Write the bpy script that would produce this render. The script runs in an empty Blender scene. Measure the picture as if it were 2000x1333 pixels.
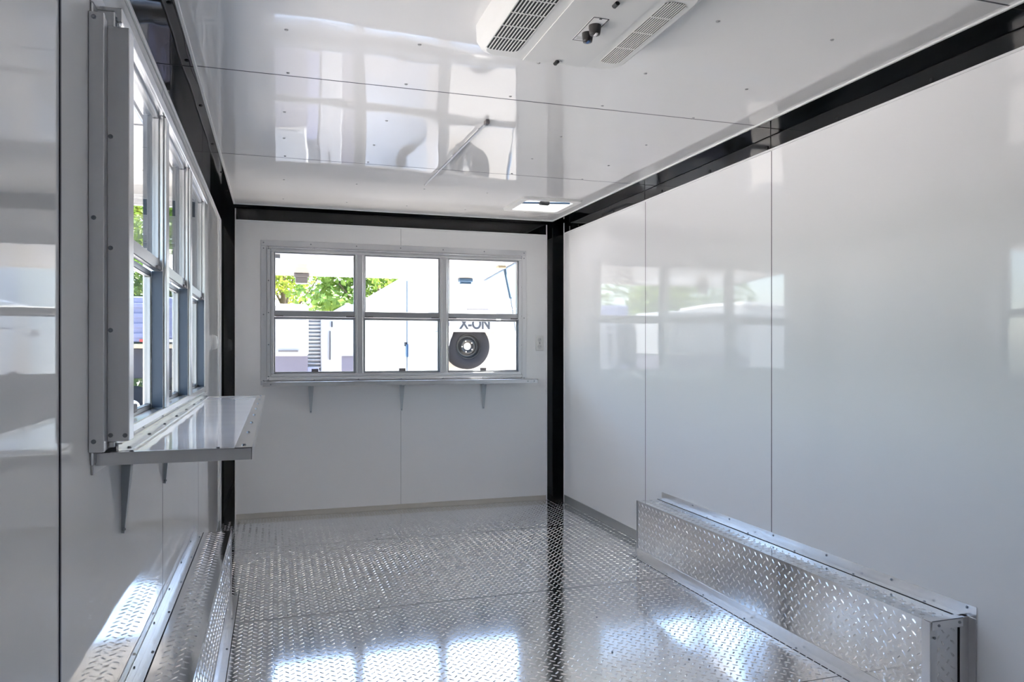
import bpy, bmesh, math, random
import numpy as np
from mathutils import Vector, Matrix

random.seed(7)
rng = np.random.default_rng(11)
S = bpy.context.scene
COL = S.collection
PI = math.pi

# ------------------------------------------------------------------ camera, sky, sun, exposure
cam_d = bpy.data.cameras.new('camera')
cam = bpy.data.objects.new('camera', cam_d)
COL.objects.link(cam)
cam.location = (0, 0, 1.1787)
cam.rotation_euler = (PI / 2, 0, -math.radians(17.585))
cam_d.sensor_width = 36
cam_d.lens = 1454.16 * 36 / 2000
cam_d.shift_y = 18.1 / 2000
cam_d.clip_start = 0.02
S.camera = cam

W = bpy.data.worlds.new('sky')
S.world = W
W.use_nodes = True
wn = W.node_tree.nodes
wl = W.node_tree.links
bg = wn['Background']
sky = wn.new('ShaderNodeTexSky')
sky.sky_type = 'NISHITA'
sky.sun_disc = False
sky.sun_elevation = math.radians(62)
sky.sun_rotation = math.radians(65)
sky.air_density = 1.0
sky.dust_density = 1.6
sky.ozone_density = 1.2
wl.new(sky.outputs[0], bg.inputs[0])
bg.inputs[1].default_value = 0.31

sun_d = bpy.data.lights.new('sun', 'SUN')
sun_d.energy = 9.5
sun_d.angle = math.radians(0.6)
sun_d.color = (1.0, 0.95, 0.88)
sun = bpy.data.objects.new('sun', sun_d)
COL.objects.link(sun)
sun.rotation_euler = Vector((0.42, 0.20, 0.885)).to_track_quat('Z', 'Y').to_euler()
sun.location = (-5, -8, 15)

S.view_settings.view_transform = 'Standard'
S.view_settings.look = 'None'
S.view_settings.gamma = 1
S.view_settings.use_curve_mapping = False
S.view_settings.exposure = 2.38
S.cycles.max_bounces = 14
S.cycles.diffuse_bounces = 8
S.cycles.glossy_bounces = 8
S.cycles.transmission_bounces = 8
S.cycles.transparent_max_bounces = 12
S.cycles.sample_clamp_indirect = 6.0

# ------------------------------------------------------------------ dimensions (metres)
XL, XR, YF, YB, H = -0.3586, 2.137, 5.52, -1.6, 2.188      # left wall, right wall, front wall, rear, ceiling
GZ = -0.55                                                  # ground outside


# ------------------------------------------------------------------ materials
def nt(name):
    m = bpy.data.materials.new(name)
    m.use_nodes = True
    t = m.node_tree
    return m, t, t.nodes['Principled BSDF'], t.nodes, t.links


def texco(t, scale=(1, 1, 1)):
    tc = t.nodes.new('ShaderNodeNewGeometry')
    mp = t.nodes.new('ShaderNodeMapping')
    mp.inputs['Scale'].default_value = scale
    t.links.new(tc.outputs['Position'], mp.inputs['Vector'])
    return mp.outputs['Vector']


def add_bump(t, b, layers):
    prev = None
    for (scale, dist, detail) in layers:
        n = t.nodes.new('ShaderNodeTexNoise')
        n.inputs['Scale'].default_value = 1.0
        n.inputs['Detail'].default_value = detail
        t.links.new(texco(t, scale if isinstance(scale, tuple) else (scale,) * 3), n.inputs['Vector'])
        bp = t.nodes.new('ShaderNodeBump')
        bp.inputs['Strength'].default_value = 1.0
        bp.inputs['Distance'].default_value = dist
        t.links.new(n.outputs['Fac'], bp.inputs['Height'])
        if prev:
            t.links.new(prev.outputs['Normal'], bp.inputs['Normal'])
        prev = bp
    t.links.new(prev.outputs['Normal'], b.inputs['Normal'])


def tint_noise(t, b, c0, c1, scale, detail=3.0):
    n = t.nodes.new('ShaderNodeTexNoise')
    n.inputs['Scale'].default_value = 1.0
    n.inputs['Detail'].default_value = detail
    t.links.new(texco(t, scale if isinstance(scale, tuple) else (scale,) * 3), n.inputs['Vector'])
    r = t.nodes.new('ShaderNodeValToRGB')
    r.color_ramp.elements[0].position = 0.35
    r.color_ramp.elements[1].position = 0.65
    r.color_ramp.elements[0].color = (*c0, 1)
    r.color_ramp.elements[1].color = (*c1, 1)
    t.links.new(n.outputs['Fac'], r.inputs['Fac'])
    t.links.new(r.outputs['Color'], b.inputs['Base Color'])


def mat(name, col, rough=0.5, metal=0.0, bump=None, tint=None, spec=None, coat=0.0, ior=None):
    m, t, b, N, L = nt(name)
    b.inputs['Base Color'].default_value = (*col, 1)
    b.inputs['Roughness'].default_value = rough
    b.inputs['Metallic'].default_value = metal
    if spec is not None:
        b.inputs['Specular IOR Level'].default_value = spec
    if ior:
        b.inputs['IOR'].default_value = ior
    if coat:
        b.inputs['Coat Weight'].default_value = coat
        b.inputs['Coat Roughness'].default_value = 0.02
    if bump:
        add_bump(t, b, bump)
    if tint:
        tint_noise(t, b, col, tint[0], tint[1])
    return m


M = {}
M['panel'] = mat('gloss_white_panel', (0.885, 0.885, 0.89), 0.035, bump=[(1.5, 0.0022, 0.0), (5.0, 0.0004, 0.0)])
M['ceil'] = mat('gloss_white_ceiling', (0.82, 0.815, 0.815), 0.03, bump=[((1.1, 1.3, 1.0), 0.0015, 0.0), ((2.6, 2.2, 2.0), 0.0034, 0.0), (6.0, 0.0005, 0.0)])
M['black'] = mat('gloss_black_trim', (0.004, 0.005, 0.006), 0.03, bump=[(3.2, 0.003, 0.0)])
M['bracket'] = mat('pale_grey_bracket', (0.50, 0.54, 0.57), 0.35)
M['bead'] = mat('white_edge_trim', (0.90, 0.90, 0.90), 0.25)
M['alu'] = mat('brushed_aluminium', (0.74, 0.745, 0.765), 0.30, 1.0, bump=[((40, 40, 3), 0.0004, 2.0)], tint=((0.80, 0.80, 0.81), (6, 6, 1.2)))
M['aluh'] = mat('mill_aluminium_rails', (0.76, 0.765, 0.78), 0.27, 1.0, bump=[((3, 3, 40), 0.0004, 2.0)], tint=((0.84, 0.84, 0.84), (2, 2, 9)))
M['sash'] = mat('satin_sash_aluminium', (0.46, 0.47, 0.49), 0.32, 1.0)
M['plate'] = mat('tread_plate', (0.82, 0.825, 0.835), 0.105, 1.0, bump=[(1.6, 0.0016, 0.0), (60, 0.0001, 1.0)], tint=((0.87, 0.87, 0.875), 2.5))
M['plateb'] = mat('tread_plate_boxes', (0.76, 0.765, 0.78), 0.10, 1.0, bump=[(2.6, 0.006, 0.0), (60, 0.0001, 1.0)], tint=((0.83, 0.83, 0.835), 3.0))
M['lug'] = mat('tread_lugs', (0.82, 0.82, 0.83), 0.20, 1.0)
M['navy'] = mat('dark_joint_strip', (0.012, 0.014, 0.03), 0.35)
M['sideshade'] = mat('painted_dark_reflection', (0.05, 0.07, 0.10), 0.4, 0.3)  # dark reflection and shade on the mullion sides, put into the colour
M['dark'] = mat('dark_gap', (0.01, 0.01, 0.011), 0.7)
M['sub'] = mat('wall_core', (0.035, 0.035, 0.038), 0.8)
M['ext'] = mat('outer_skin_white', (0.78, 0.78, 0.78), 0.3)
M['screw'] = mat('zinc_screw', (0.30, 0.32, 0.35), 0.32, 1.0)
M['screww'] = mat('pale_zinc_screw', (0.40, 0.40, 0.41), 0.35)
M['plastic'] = mat('white_plastic', (0.76, 0.76, 0.745), 0.38)
M['plastic2'] = mat('white_plastic_cover', (0.73, 0.73, 0.72), 0.42)
M['bplastic'] = mat('black_plastic', (0.02, 0.02, 0.024), 0.35)
M['knob'] = mat('charcoal_knob', (0.045, 0.043, 0.042), 0.3)
M['knobb'] = mat('blue_knob_face', (0.02, 0.09, 0.25), 0.3)
M['slot'] = mat('slot_dark', (0.015, 0.015, 0.015), 0.6)
M['laminate'] = mat('gloss_white_laminate', (0.80, 0.80, 0.82), 0.03, bump=[(7, 0.0006, 0.0)])
M['rod'] = mat('galvanised_rod', (0.62, 0.62, 0.62), 0.35, 1.0)
M['asphalt'] = mat('gravel_ground', (0.50, 0.455, 0.41), 0.9, bump=[(40, 0.01, 4.0)], tint=((0.64, 0.59, 0.54), 3.0))
M['twhite'] = mat('trailer_white_skin', (0.40, 0.408, 0.42), 0.28, bump=[((2.0, 2.0, 0.5), 0.004, 0.0)])
M['tcream'] = mat('trailer_cream_wall', (0.41, 0.385, 0.35), 0.4)
M['awn'] = mat('awning_cream_liner', (0.42, 0.405, 0.375), 0.12, bump=[((0.8, 6, 6), 0.003, 1.0)])
M['slat'] = mat('white_slat', (0.42, 0.43, 0.45), 0.35)
M['slatb'] = mat('louvre_backing_grey', (0.30, 0.31, 0.33), 0.5)
M['sgrey'] = mat('lilac_grey_skirt', (0.16, 0.15, 0.19), 0.5)
M['rubber'] = mat('tyre_rubber', (0.010, 0.010, 0.013), 0.8, spec=0.2)
M['rim'] = mat('black_steel_rim', (0.010, 0.010, 0.011), 0.25, spec=0.3)
M['bluedark'] = mat('blue_steel', (0.05, 0.11, 0.20), 0.35, 0.4)
M['lampgrey'] = mat('lamp_housing_grey', (0.16, 0.15, 0.155), 0.45)
M['lens'] = mat('clear_lamp_lens', (0.75, 0.76, 0.78), 0.15)
M['ink'] = mat('printed_ink', (0.012, 0.014, 0.02), 0.5)
M['inkgrey'] = mat('faded_ink', (0.14, 0.13, 0.135), 0.5)
M['bark'] = mat('tree_bark', (0.11, 0.08, 0.055), 0.9, bump=[((9, 9, 2), 0.03, 3.0)])
M['truck'] = mat('truck_blue_grey', (0.24, 0.26, 0.42), 0.4)
M['truckd'] = mat('truck_chassis_dark', (0.035, 0.035, 0.05), 0.6)
M['red'] = mat('red_marker', (0.55, 0.05, 0.03), 0.4)
M['wood'] = mat('pale_timber_rail', (0.62, 0.52, 0.36), 0.7)
M['sill'] = mat('beige_base_strip', (0.58, 0.55, 0.49), 0.42, 0.3, tint=((0.66, 0.63, 0.57), (3, 3, 3)))
M['basegrey'] = mat('grey_metal_base_strip', (0.46, 0.48, 0.48), 0.35, 0.8)
M['vinyl'] = mat('white_cap', (0.78, 0.79, 0.80), 0.4)


def leaf_mat(name, c0, c1):
    m, t, b, N, L = nt(name)
    n = N.new('ShaderNodeTexNoise')
    n.inputs['Scale'].default_value = 1.0
    n.inputs['Detail'].default_value = 2.0
    L.new(texco(t, (0.8, 0.8, 0.8)), n.inputs['Vector'])
    r = N.new('ShaderNodeValToRGB')
    r.color_ramp.elements[0].position = 0.38
    r.color_ramp.elements[1].position = 0.62
    r.color_ramp.elements[0].color = (*c0, 1)
    r.color_ramp.elements[1].color = (*c1, 1)
    L.new(n.outputs['Fac'], r.inputs['Fac'])
    L.new(r.outputs['Color'], b.inputs['Base Color'])
    b.inputs['Roughness'].default_value = 0.5
    tr = N.new('ShaderNodeBsdfTranslucent')
    L.new(r.outputs['Color'], tr.inputs['Color'])
    mx = N.new('ShaderNodeMixShader')
    mx.inputs[0].default_value = 0.45
    L.new(b.outputs[0], mx.inputs[1])
    L.new(tr.outputs[0], mx.inputs[2])
    L.new(mx.outputs[0], N['Material Output'].inputs[0])
    return m


M['leafa'] = leaf_mat('leaves_yellow_green', (0.17, 0.26, 0.03), (0.40, 0.42, 0.06))
M['leafb'] = leaf_mat('leaves_mid_green', (0.09, 0.19, 0.035), (0.25, 0.36, 0.06))
M['leafc'] = leaf_mat('leaves_deep_green', (0.018, 0.06, 0.025), (0.065, 0.14, 0.04))


def glass_mat(name, tint):
    m, t, b, N, L = nt(name)
    N.remove(b)
    g = N.new('ShaderNodeBsdfGlossy')
    g.inputs['Roughness'].default_value = 0.0
    tr = N.new('ShaderNodeBsdfTransparent')
    tr.inputs['Color'].default_value = (*tint, 1)
    ge = N.new('ShaderNodeNewGeometry')          # Schlick reflectance, the same from both sides of the pane
    dt = N.new('ShaderNodeVectorMath')
    dt.operation = 'DOT_PRODUCT'
    L.new(ge.outputs['Incoming'], dt.inputs[0])
    L.new(ge.outputs['Normal'], dt.inputs[1])

    def mth(op, a, b_):
        q = N.new('ShaderNodeMath')
        q.operation = op
        for k, x in enumerate((a, b_)):
            if isinstance(x, (int, float)):
                q.inputs[k].default_value = x
            elif x is not None:
                L.new(x, q.inputs[k])
        return q.outputs[0]
    om = mth('SUBTRACT', 1.0, mth('ABSOLUTE', dt.outputs['Value'], None))
    fr = mth('ADD', 0.04, mth('MULTIPLY', 0.96, mth('POWER', om, 5.0)))
    mx = N.new('ShaderNodeMixShader')
    L.new(fr, mx.inputs[0])
    L.new(tr.outputs[0], mx.inputs[1])
    L.new(g.outputs[0], mx.inputs[2])
    L.new(mx.outputs[0], N['Material Output'].inputs[0])
    return m


M['glass'] = glass_mat('window_glass', (0.96, 0.97, 0.97))


def dome_mat():
    m, t, b, N, L = nt('translucent_dome')
    b.inputs['Base Color'].default_value = (0.62, 0.62, 0.60, 1)
    tr = N.new('ShaderNodeBsdfTranslucent')
    tr.inputs['Color'].default_value = (0.55, 0.55, 0.53, 1)
    mx = N.new('ShaderNodeMixShader')
    mx.inputs[0].default_value = 0.3
    L.new(b.outputs[0], mx.inputs[1])
    L.new(tr.outputs[0], mx.inputs[2])
    L.new(mx.outputs[0], N['Material Output'].inputs[0])
    return m


M['dome'] = dome_mat()

# ------------------------------------------------------------------ object helpers
WLOC = {}


def tag(o, label=None, cat=None, group=None, kind=None):
    if label: o['label'] = label
    if cat: o['category'] = cat
    if group: o['group'] = group
    if kind: o['kind'] = kind
    return o


def root(name, loc, label=None, cat=None, group=None, kind=None):
    o = bpy.data.objects.new(name, None)
    o.empty_display_size = 0.1
    COL.objects.link(o)
    o.location = loc
    WLOC[o.name] = Vector(loc)
    return tag(o, label, cat, group, kind)


class MB:
    """collects shapes; build() links them as one mesh object"""

    def __init__(s):
        s.v = []
        s.f = []
        s.sm = []

    def add(s, vs, fs, smooth=False):
        k = len(s.v)
        s.v += [tuple(map(float, p)) for p in vs]
        for f in fs:
            s.f.append([i + k for i in f])
            s.sm.append(smooth)
        return s

    def box(s, a, b, c=0.0, mtx=None):
        a, b = [min(p, q) for p, q in zip(a, b)], [max(p, q) for p, q in zip(a, b)]
        c = min(c, *(0.45 * (q - p) for p, q in zip(a, b)))
        vs, fs = [], []
        if c <= 1e-6:
            vs = [(x, y, z) for x in (a[0], b[0]) for y in (a[1], b[1]) for z in (a[2], b[2])]
            fs = [(0, 1, 3, 2), (4, 6, 7, 5), (0, 4, 5, 1), (2, 3, 7, 6), (0, 2, 6, 4), (1, 5, 7, 3)]
        else:
            idx = {}
            for i in (0, 1):
                for j in (0, 1):
                    for k in (0, 1):
                        P = [(a, b)[q][n] for n, q in enumerate((i, j, k))]
                        sg = [(1, -1)[q] for q in (i, j, k)]
                        for ax in range(3):      # vertex lying on the face of axis ax
                            p = list(P)
                            for o in range(3):
                                if o != ax: p[o] += sg[o] * c
                            idx[(i, j, k, ax)] = len(vs)
                            vs.append(p)
            for ax in range(3):
                o1, o2 = [q for q in range(3) if q != ax]
                for side in (0, 1):
                    q = []
                    for (p1, p2) in ((0, 0), (1, 0), (1, 1), (0, 1)):
                        t = [0, 0, 0]
                        t[ax] = side; t[o1] = p1; t[o2] = p2
                        q.append(idx[(*t, ax)])
                    fs.append(q)
            for ax in range(3):                  # chamfer along each edge parallel to ax
                o1, o2 = [q for q in range(3) if q != ax]
                for p1 in (0, 1):
                    for p2 in (0, 1):
                        t0 = [0, 0, 0]; t0[o1] = p1; t0[o2] = p2
                        t1 = list(t0); t1[ax] = 1
                        fs.append([idx[(*t0, o1)], idx[(*t1, o1)], idx[(*t1, o2)], idx[(*t0, o2)]])
            for i in (0, 1):
                for j in (0, 1):
                    for k in (0, 1):
                        fs.append([idx[(i, j, k, 0)], idx[(i, j, k, 1)], idx[(i, j, k, 2)]])
        if mtx is not None:
            vs = [mtx @ Vector(p) for p in vs]
        return s.add(vs, fs)

    def prism(s, pts, axis, lo, hi, mtx=None):
        """polygon pts (2D) in the plane normal to axis, extruded lo..hi"""
        n = len(pts)

        def P(p, h):
            if axis == 0: return (h, p[0], p[1])
            if axis == 1: return (p[0], h, p[1])
            return (p[0], p[1], h)
        vs = [P(p, lo) for p in pts] + [P(p, hi) for p in pts]
        fs = [list(range(n))[::-1], [n + i for i in range(n)]] + [[i, (i + 1) % n, n + (i + 1) % n, n + i] for i in range(n)]
        if mtx is not None: vs = [mtx @ Vector(p) for p in vs]
        return s.add(vs, fs)

    def tube(s, p0, p1, r0, r1=None, n=12, caps=True, smooth=True):
        p0, p1 = Vector(p0), Vector(p1)
        r1 = r0 if r1 is None else r1
        d = (p1 - p0).normalized()
        u = d.orthogonal().normalized()
        w = d.cross(u)
        vs = []
        for p, r in ((p0, r0), (p1, r1)):
            vs += [p + (u * math.cos(2 * PI * i / n) + w * math.sin(2 * PI * i / n)) * r for i in range(n)]
        s.add(vs, [[i, (i + 1) % n, n + (i + 1) % n, n + i] for i in range(n)], smooth)
        if caps: s.add(vs, [list(range(n))[::-1], [n + i for i in range(n)]])
        return s

    def lathe(s, prof, c, d, n=32, smooth=True):
        """prof: list of (radius, height) along direction d from point c"""
        c, d = Vector(c), Vector(d).normalized()
        u = d.orthogonal().normalized()
        w = d.cross(u)
        vs = []
        for (r, h) in prof:
            vs += [c + d * h + (u * math.cos(2 * PI * i / n) + w * math.sin(2 * PI * i / n)) * r for i in range(n)]
        fs = []
        for k in range(len(prof) - 1):
            for i in range(n):
                fs.append([k * n + i, k * n + (i + 1) % n, (k + 1) * n + (i + 1) % n, (k + 1) * n + i])
        return s.add(vs, fs, smooth)

    def build(s, name, m, parent=None, fix=True):
        o_ = Vector((0, 0, 0))
        A = np.array(s.v)
        c = Vector(((A[:, 0].min() + A[:, 0].max()) / 2, (A[:, 1].min() + A[:, 1].max()) / 2, A[:, 2].min()))
        me = bpy.data.meshes.new(name)
        me.from_pydata([tuple(p) for p in (A - np.array(c))], [], s.f)
        me.polygons.foreach_set('use_smooth', s.sm)
        if fix:
            bm = bmesh.new()
            bm.from_mesh(me)
            bmesh.ops.recalc_face_normals(bm, faces=bm.faces)
            bm.to_mesh(me)
            bm.free()
        me.materials.append(m)
        o = bpy.data.objects.new(name, me)
        COL.objects.link(o)
        WLOC[o.name] = c
        if parent is not None:
            o.parent = parent
            o.location = c - WLOC[parent.name]
        else:
            o.location = c
        return o


def B(name, a, b, m, parent=None, c=0.0):
    return MB().box(a, b, c).build(name, m, parent)


def shared(name, src, loc, rot, parent):
    """a piece that shares src's mesh"""
    o = bpy.data.objects.new(name, src)
    COL.objects.link(o)
    WLOC[o.name] = Vector(loc)
    o.parent = parent
    o.location = Vector(loc) - WLOC[parent.name]
    o.rotation_euler = rot
    return o


def screw_mesh(name, m, r=0.0055, h=0.0035):
    b = MB()
    b.lathe([(r * 1.35, 0), (r * 1.35, h * 0.25), (r, h * 0.3), (r, h * 0.85), (r * 0.7, h), (0.0001, h)], (0, 0, 0), (0, 0, 1), 8, False)
    me = bpy.data.meshes.new(name)
    me.from_pydata(b.v, [], b.f)
    me.materials.append(m)
    return me


SCREW = screw_mesh('screw', M['screw'], 0.0036, 0.0032)
SCREWW = screw_mesh('screw_white', M['screww'], 0.005, 0.0034)
SCREWB = screw_mesh('screw_black', M['dark'], 0.006, 0.004)
ROT = {'+x': (0, PI / 2, 0), '-x': (0, -PI / 2, 0), '+y': (-PI / 2, 0, 0), '-y': (PI / 2, 0, 0), '+z': (0, 0, 0), '-z': (PI, 0, 0)}


def screw(parent, loc, d, me=None):
    return shared('screw', me or SCREW, loc, ROT[d], parent)


# ------------------------------------------------------------------ tread lugs (real geometry)
def lug_array(u0, u1, v0, v1, pitch=0.04, L=0.0135, w=0.0036, h=0.0019):
    """returns verts (n,3) in plate space (u, v, height) and faces"""
    base = np.array([(-L, 0, 0), (-L * .55, -w, 0), (L * .55, -w, 0), (L, 0, 0), (L * .55, w, 0), (-L * .55, w, 0),
                     (-L * .5, 0, h), (L * .5, 0, h)])
    fc = [(0, 1, 6), (1, 2, 7, 6), (2, 3, 7), (3, 4, 7), (4, 5, 6, 7), (5, 0, 6)]
    lr = np.random.default_rng(3)
    us = np.arange(u0 + pitch * .3, u1 - pitch * .3, pitch)
    vs_ = np.arange(v0 + pitch * .3, v1 - pitch * .3, pitch)
    V, F = [], []
    k = 0
    for par, (ang, off) in enumerate(((PI / 4, 0), (-PI / 4, pitch / 2))):
        ca, sa = math.cos(ang), math.sin(ang)
        R = np.array([[ca, -sa, 0], [sa, ca, 0], [0, 0, 1]])
        bb = base @ R.T
        for u in us + off:
            if u > u1 - L * .8: continue
            for v in vs_ + off:
                if v > v1 - L * .8: continue
                e, tx, ty = lr.normal(0, 0.07), lr.normal(0, 0.035), lr.normal(0, 0.035)
                q = bb.copy()
                q[:, 0] -= e * bb[:, 1]
                q[:, 1] += e * bb[:, 0]
                q[6:, 2] += tx * bb[6:, 0]
                q[6:, 0] += ty * 0.012
                q[6:, 1] += tx * 0.012
                V.append(q + (u, v, 0))
                F += [tuple(i + k for i in f) for f in fc]
                k += 8
    return np.concatenate(V), F


def lug_object(name, arrays, m, parent):
    """arrays: list of (verts in world, faces)"""
    V, F, k = [], [], 0
    for v, f in arrays:
        V.append(v)
        F += [tuple(i + k for i in q) for q in f]
        k += len(v)
    A = np.concatenate(V)
    c = WLOC[parent.name]
    me = bpy.data.meshes.new(name)
    me.from_pydata((A - np.array(c)).tolist(), [], F)
    me.materials.append(m)
    o = bpy.data.objects.new(name, me)
    COL.objects.link(o)
    WLOC[o.name] = c
    o.parent = parent
    o['kind'] = 'stuff'
    return o


# ================================================================== THE SETTING
# ---- floor
floor = MB().box((XL - 0.06, YB, -0.08), (XR + 0.06, YF + 0.06, -0.004)).build('floor', M['dark'])
tag(floor, 'aluminium tread plate floor of the white trailer', 'floor', kind='structure')
fs = [YB, -0.23, 0.99, 2.209, 3.4285, 4.666, YF - 0.002]
for a, b in zip(fs[:-1], fs[1:]):
    B('floor_sheet', (XL + 0.001, a + 0.002, -0.004), (XR - 0.001, b - 0.002, 0.0), M['plate'], floor)
lug_object('tread_lugs', [lug_array(XL + 0.005, XR - 0.005, a, b) for a, b in ((1.3, 2.207), (2.211, 3.427), (3.43, 4.664), (4.668, YF - 0.005))], M['lug'], floor)
for (x, y) in ((0.25, 2.62), (0.62, 2.9), (1.0, 2.72), (0.3, 3.0), (1.15, 3.3), (0.45, 3.44), (0.05, 3.46), (1.35, 3.02), (0.9, 3.85), (1.45, 4.2),
               (1.62, 3.55), (0.75, 4.3), (1.5, 2.5), (0.85, 2.45), (0.55, 2.3), (1.25, 2.65), (1.0, 3.42), (1.75, 2.9), (0.1, 2.45), (0.6, 4.68), (1.3, 4.68)):
    screw(floor, (x, y, 0.0), '+z')

# ---- ceiling
CW0 = 0.092
VX0, VX1, VY0, VY1 = 1.575, 1.935, 4.66, 5.04          # roof vent opening
ceil = root('ceiling', ((XL + XR) / 2, 2, H), 'glossy white panelled ceiling of the trailer', 'ceiling', kind='structure')


def plate_with_hole(a, b, ha, hb, z0, z1, m, name, parent):
    mb = MB()
    if ha is None:
        mb.box((a[0], a[1], z0), (b[0], b[1], z1))
    else:
        mb.box((a[0], a[1], z0), (b[0], ha[1], z1))
        mb.box((a[0], hb[1], z0), (b[0], b[1], z1))
        mb.box((a[0], ha[1], z0), (ha[0], hb[1], z1))
        mb.box((hb[0], ha[1], z0), (b[0], hb[1], z1))
    return mb.build(name, m, parent)


plate_with_hole((XL - 0.06, YB), (XR + 0.06, YF + 0.06), (VX0, VY0), (VX1, VY1), H + 0.006, H + 0.07, M['sub'], 'roof_core', ceil)
cs = [YB, -0.80, 0.418, 1.637, 2.856, 4.078, YF - 0.001]
for a, b in zip(cs[:-1], cs[1:]):
    h = b > 5
    plate_with_hole((XL + 0.001, a + 0.0028), (XR - 0.001, b - 0.0028), (VX0, VY0) if h else None, (VX1, VY1) if h else None, H, H + 0.006, M['ceil'], 'ceiling_panel', ceil)
for y in cs[1:-1]:
    B('joint_strip', (XL + CW0, y - .0032, H - .0003), (XR - CW0, y + .0032, H + .002), M['navy'], ceil)
for y in (1.99, 2.45, 2.83, 3.29, 3.70, 4.05, 4.60, 5.17):
    for x in (0.04, 0.46, 0.88, 1.29, 1.73):
        if VX0 - 0.1 < x < VX1 + 0.1 and VY0 - 0.1 < y < VY1 + 0.1: continue
        if x in (0.88,) and y < 2.3: continue
        screw(ceil, (x + random.uniform(-.01, .01), y + random.uniform(-.02, .02), H), '-z', SCREWW)

# ---- walls
TW0 = 0.141
# window openings (front: x range, left: y range)
FW = dict(a0=-0.03, a1=1.80, z0=0.995, z1=1.885)
LW = dict(a0=1.745, a1=3.755, z0=0.985, z1=1.885)


def wall_panel_x(x_face, y0, y1, z0, z1, side, parent, hole=None):
    """panel lying in a plane x = const; its face looks to +x (side=1) or -x (side=-1)"""
    mb = MB()
    xa, xb = (x_face - 0.006, x_face) if side > 0 else (x_face, x_face + 0.006)
    if hole and hole['a0'] < y1 and hole['a1'] > y0:
        ha, hb = max(y0, hole['a0']), min(y1, hole['a1'])
        mb.box((xa, y0, z0), (xb, y1, hole['z0']))
        mb.box((xa, y0, hole['z1']), (xb, y1, z1))
        if ha > y0: mb.box((xa, y0, hole['z0']), (xb, ha, hole['z1']))
        if hb < y1: mb.box((xa, hb, hole['z0']), (xb, y1, hole['z1']))
    else:
        mb.box((xa, y0, z0), (xb, y1, z1))
    return mb.build('wall_panel', M['panel'], parent)


def wall_core_x(name, x0, x1, hole, m, label):
    mb = MB()
    if hole:
        mb.box((x0, YB, -0.08), (x1, YF + 0.06, hole['z0']))
        mb.box((x0, YB, hole['z1']), (x1, YF + 0.06, H + 0.07))
        mb.box((x0, YB, hole['z0']), (x1, hole['a0'], hole['z1']))
        mb.box((x0, hole['a1'], hole['z0']), (x1, YF + 0.06, hole['z1']))
    else:
        mb.box((x0, YB, -0.08), (x1, YF + 0.06, H + 0.07))
    o = mb.build(name, m)
    return tag(o, label, 'wall', kind='structure')


wl_ = wall_core_x('wall_left', XL - 0.03, XL - 0.0065, LW, M['sub'], 'glossy white left trailer wall with the wide serving window')
wr_ = wall_core_x('wall_right', XR + 0.0065, XR + 0.03, None, M['sub'], 'plain glossy white right trailer wall of tall panels')
so = MB()
so.box((XL - 0.034, YB, -0.1), (XL - 0.031, YF + 0.1, LW['z0'])).box((XL - 0.034, YB, LW['z1']), (XL - 0.031, YF + 0.1, H + 0.07))
so.box((XL - 0.034, YB, LW['z0']), (XL - 0.031, LW['a0'], LW['z1'])).box((XL - 0.034, LW['a1'], LW['z0']), (XL - 0.031, YF + 0.1, LW['z1']))
so.build('outer_skin', M['ext'], wl_)
for a, b in ((YB, 0.255), (0.255, 1.470), (1.470, 2.706), (2.706, 3.894), (3.894, YF)):
    wall_panel_x(XL, a + 0.0022, b - 0.0022, 0, H, 1, wl_, LW)
for y in (0.255, 2.706, 3.894):
    for za, zb in ((0, LW['z0'] - .1), (LW['z1'] + .05, H - TW0)) if LW['a0'] < y < LW['a1'] else ((0, H - TW0),):
        B('joint_strip', (XL - .002, y - .003, za), (XL + .0003, y + .003, zb), M['navy'], wl_)
tag(B('trim_6', (XL - .002, 1.4665, 0), (XL + .0022, 1.4735, H - TW0), M['navy']), 'thin dark joint strip on the left wall, before the window', 'trim', kind='structure')
for a, b in ((YB, 0.425), (0.425, 1.640), (1.640, 2.856), (2.856, 4.063), (4.063, YF)):
    wall_panel_x(XR, a + 0.002, b - 0.002, 0, H, -1, wr_)

mb = MB()
y0, y1 = YF + 0.0065, YF + 0.06
for (xa, xb, za, zb) in ((XL - .045, XR + .045, -.08, FW['z0']), (XL - .045, XR + .045, FW['z1'], H + .07), (XL - .045, FW['a0'], FW['z0'], FW['z1']), (FW['a1'], XR + .045, FW['z0'], FW['z1'])):
    mb.box((xa, y0, za), (xb, y1, zb))
wf_ = tag(mb.build('wall_front', M['sub']), 'glossy white end wall with the three-light window', 'wall', kind='structure')
for a, b in ((XL, 0.884), (0.884, XR)):
    mb = MB()
    ya, yb = YF, YF + 0.006
    xa, xb = a + 0.001, b - 0.001
    ha, hb = max(xa, FW['a0']), min(xb, FW['a1'])
    mb.box((xa, ya, 0), (xb, yb, FW['z0'])).box((xa, ya, FW['z1']), (xb, yb, H))
    if ha > xa: mb.box((xa, ya, FW['z0']), (ha, yb, FW['z1']))
    if hb < xb: mb.box((hb, ya, FW['z0']), (xb, yb, FW['z1']))
    mb.build('wall_panel', M['panel'], wf_)

for y in (0.425, 1.640, 2.856, 4.063):
    B('joint_strip', (XR - .0003, y - .0024, 0), (XR + .002, y + .0024, H - .108), M['navy'], wr_)
wb_ = tag(MB().box((XL - .03, YB - .06, -.08), (XR + .03, YB - .0065, H + .07)).build('wall_rear', M['ext']), 'white rear wall of the trailer behind the viewer', 'wall', kind='structure')
for a, b in ((XL, 0.884), (0.884, XR)):
    B('wall_panel', (a + .002, YB - .006, 0), (b - .002, YB, H), M['panel'], wb_)

# ---- black corner posts and ceiling coves, each with white edge beads
ti = 0


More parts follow.
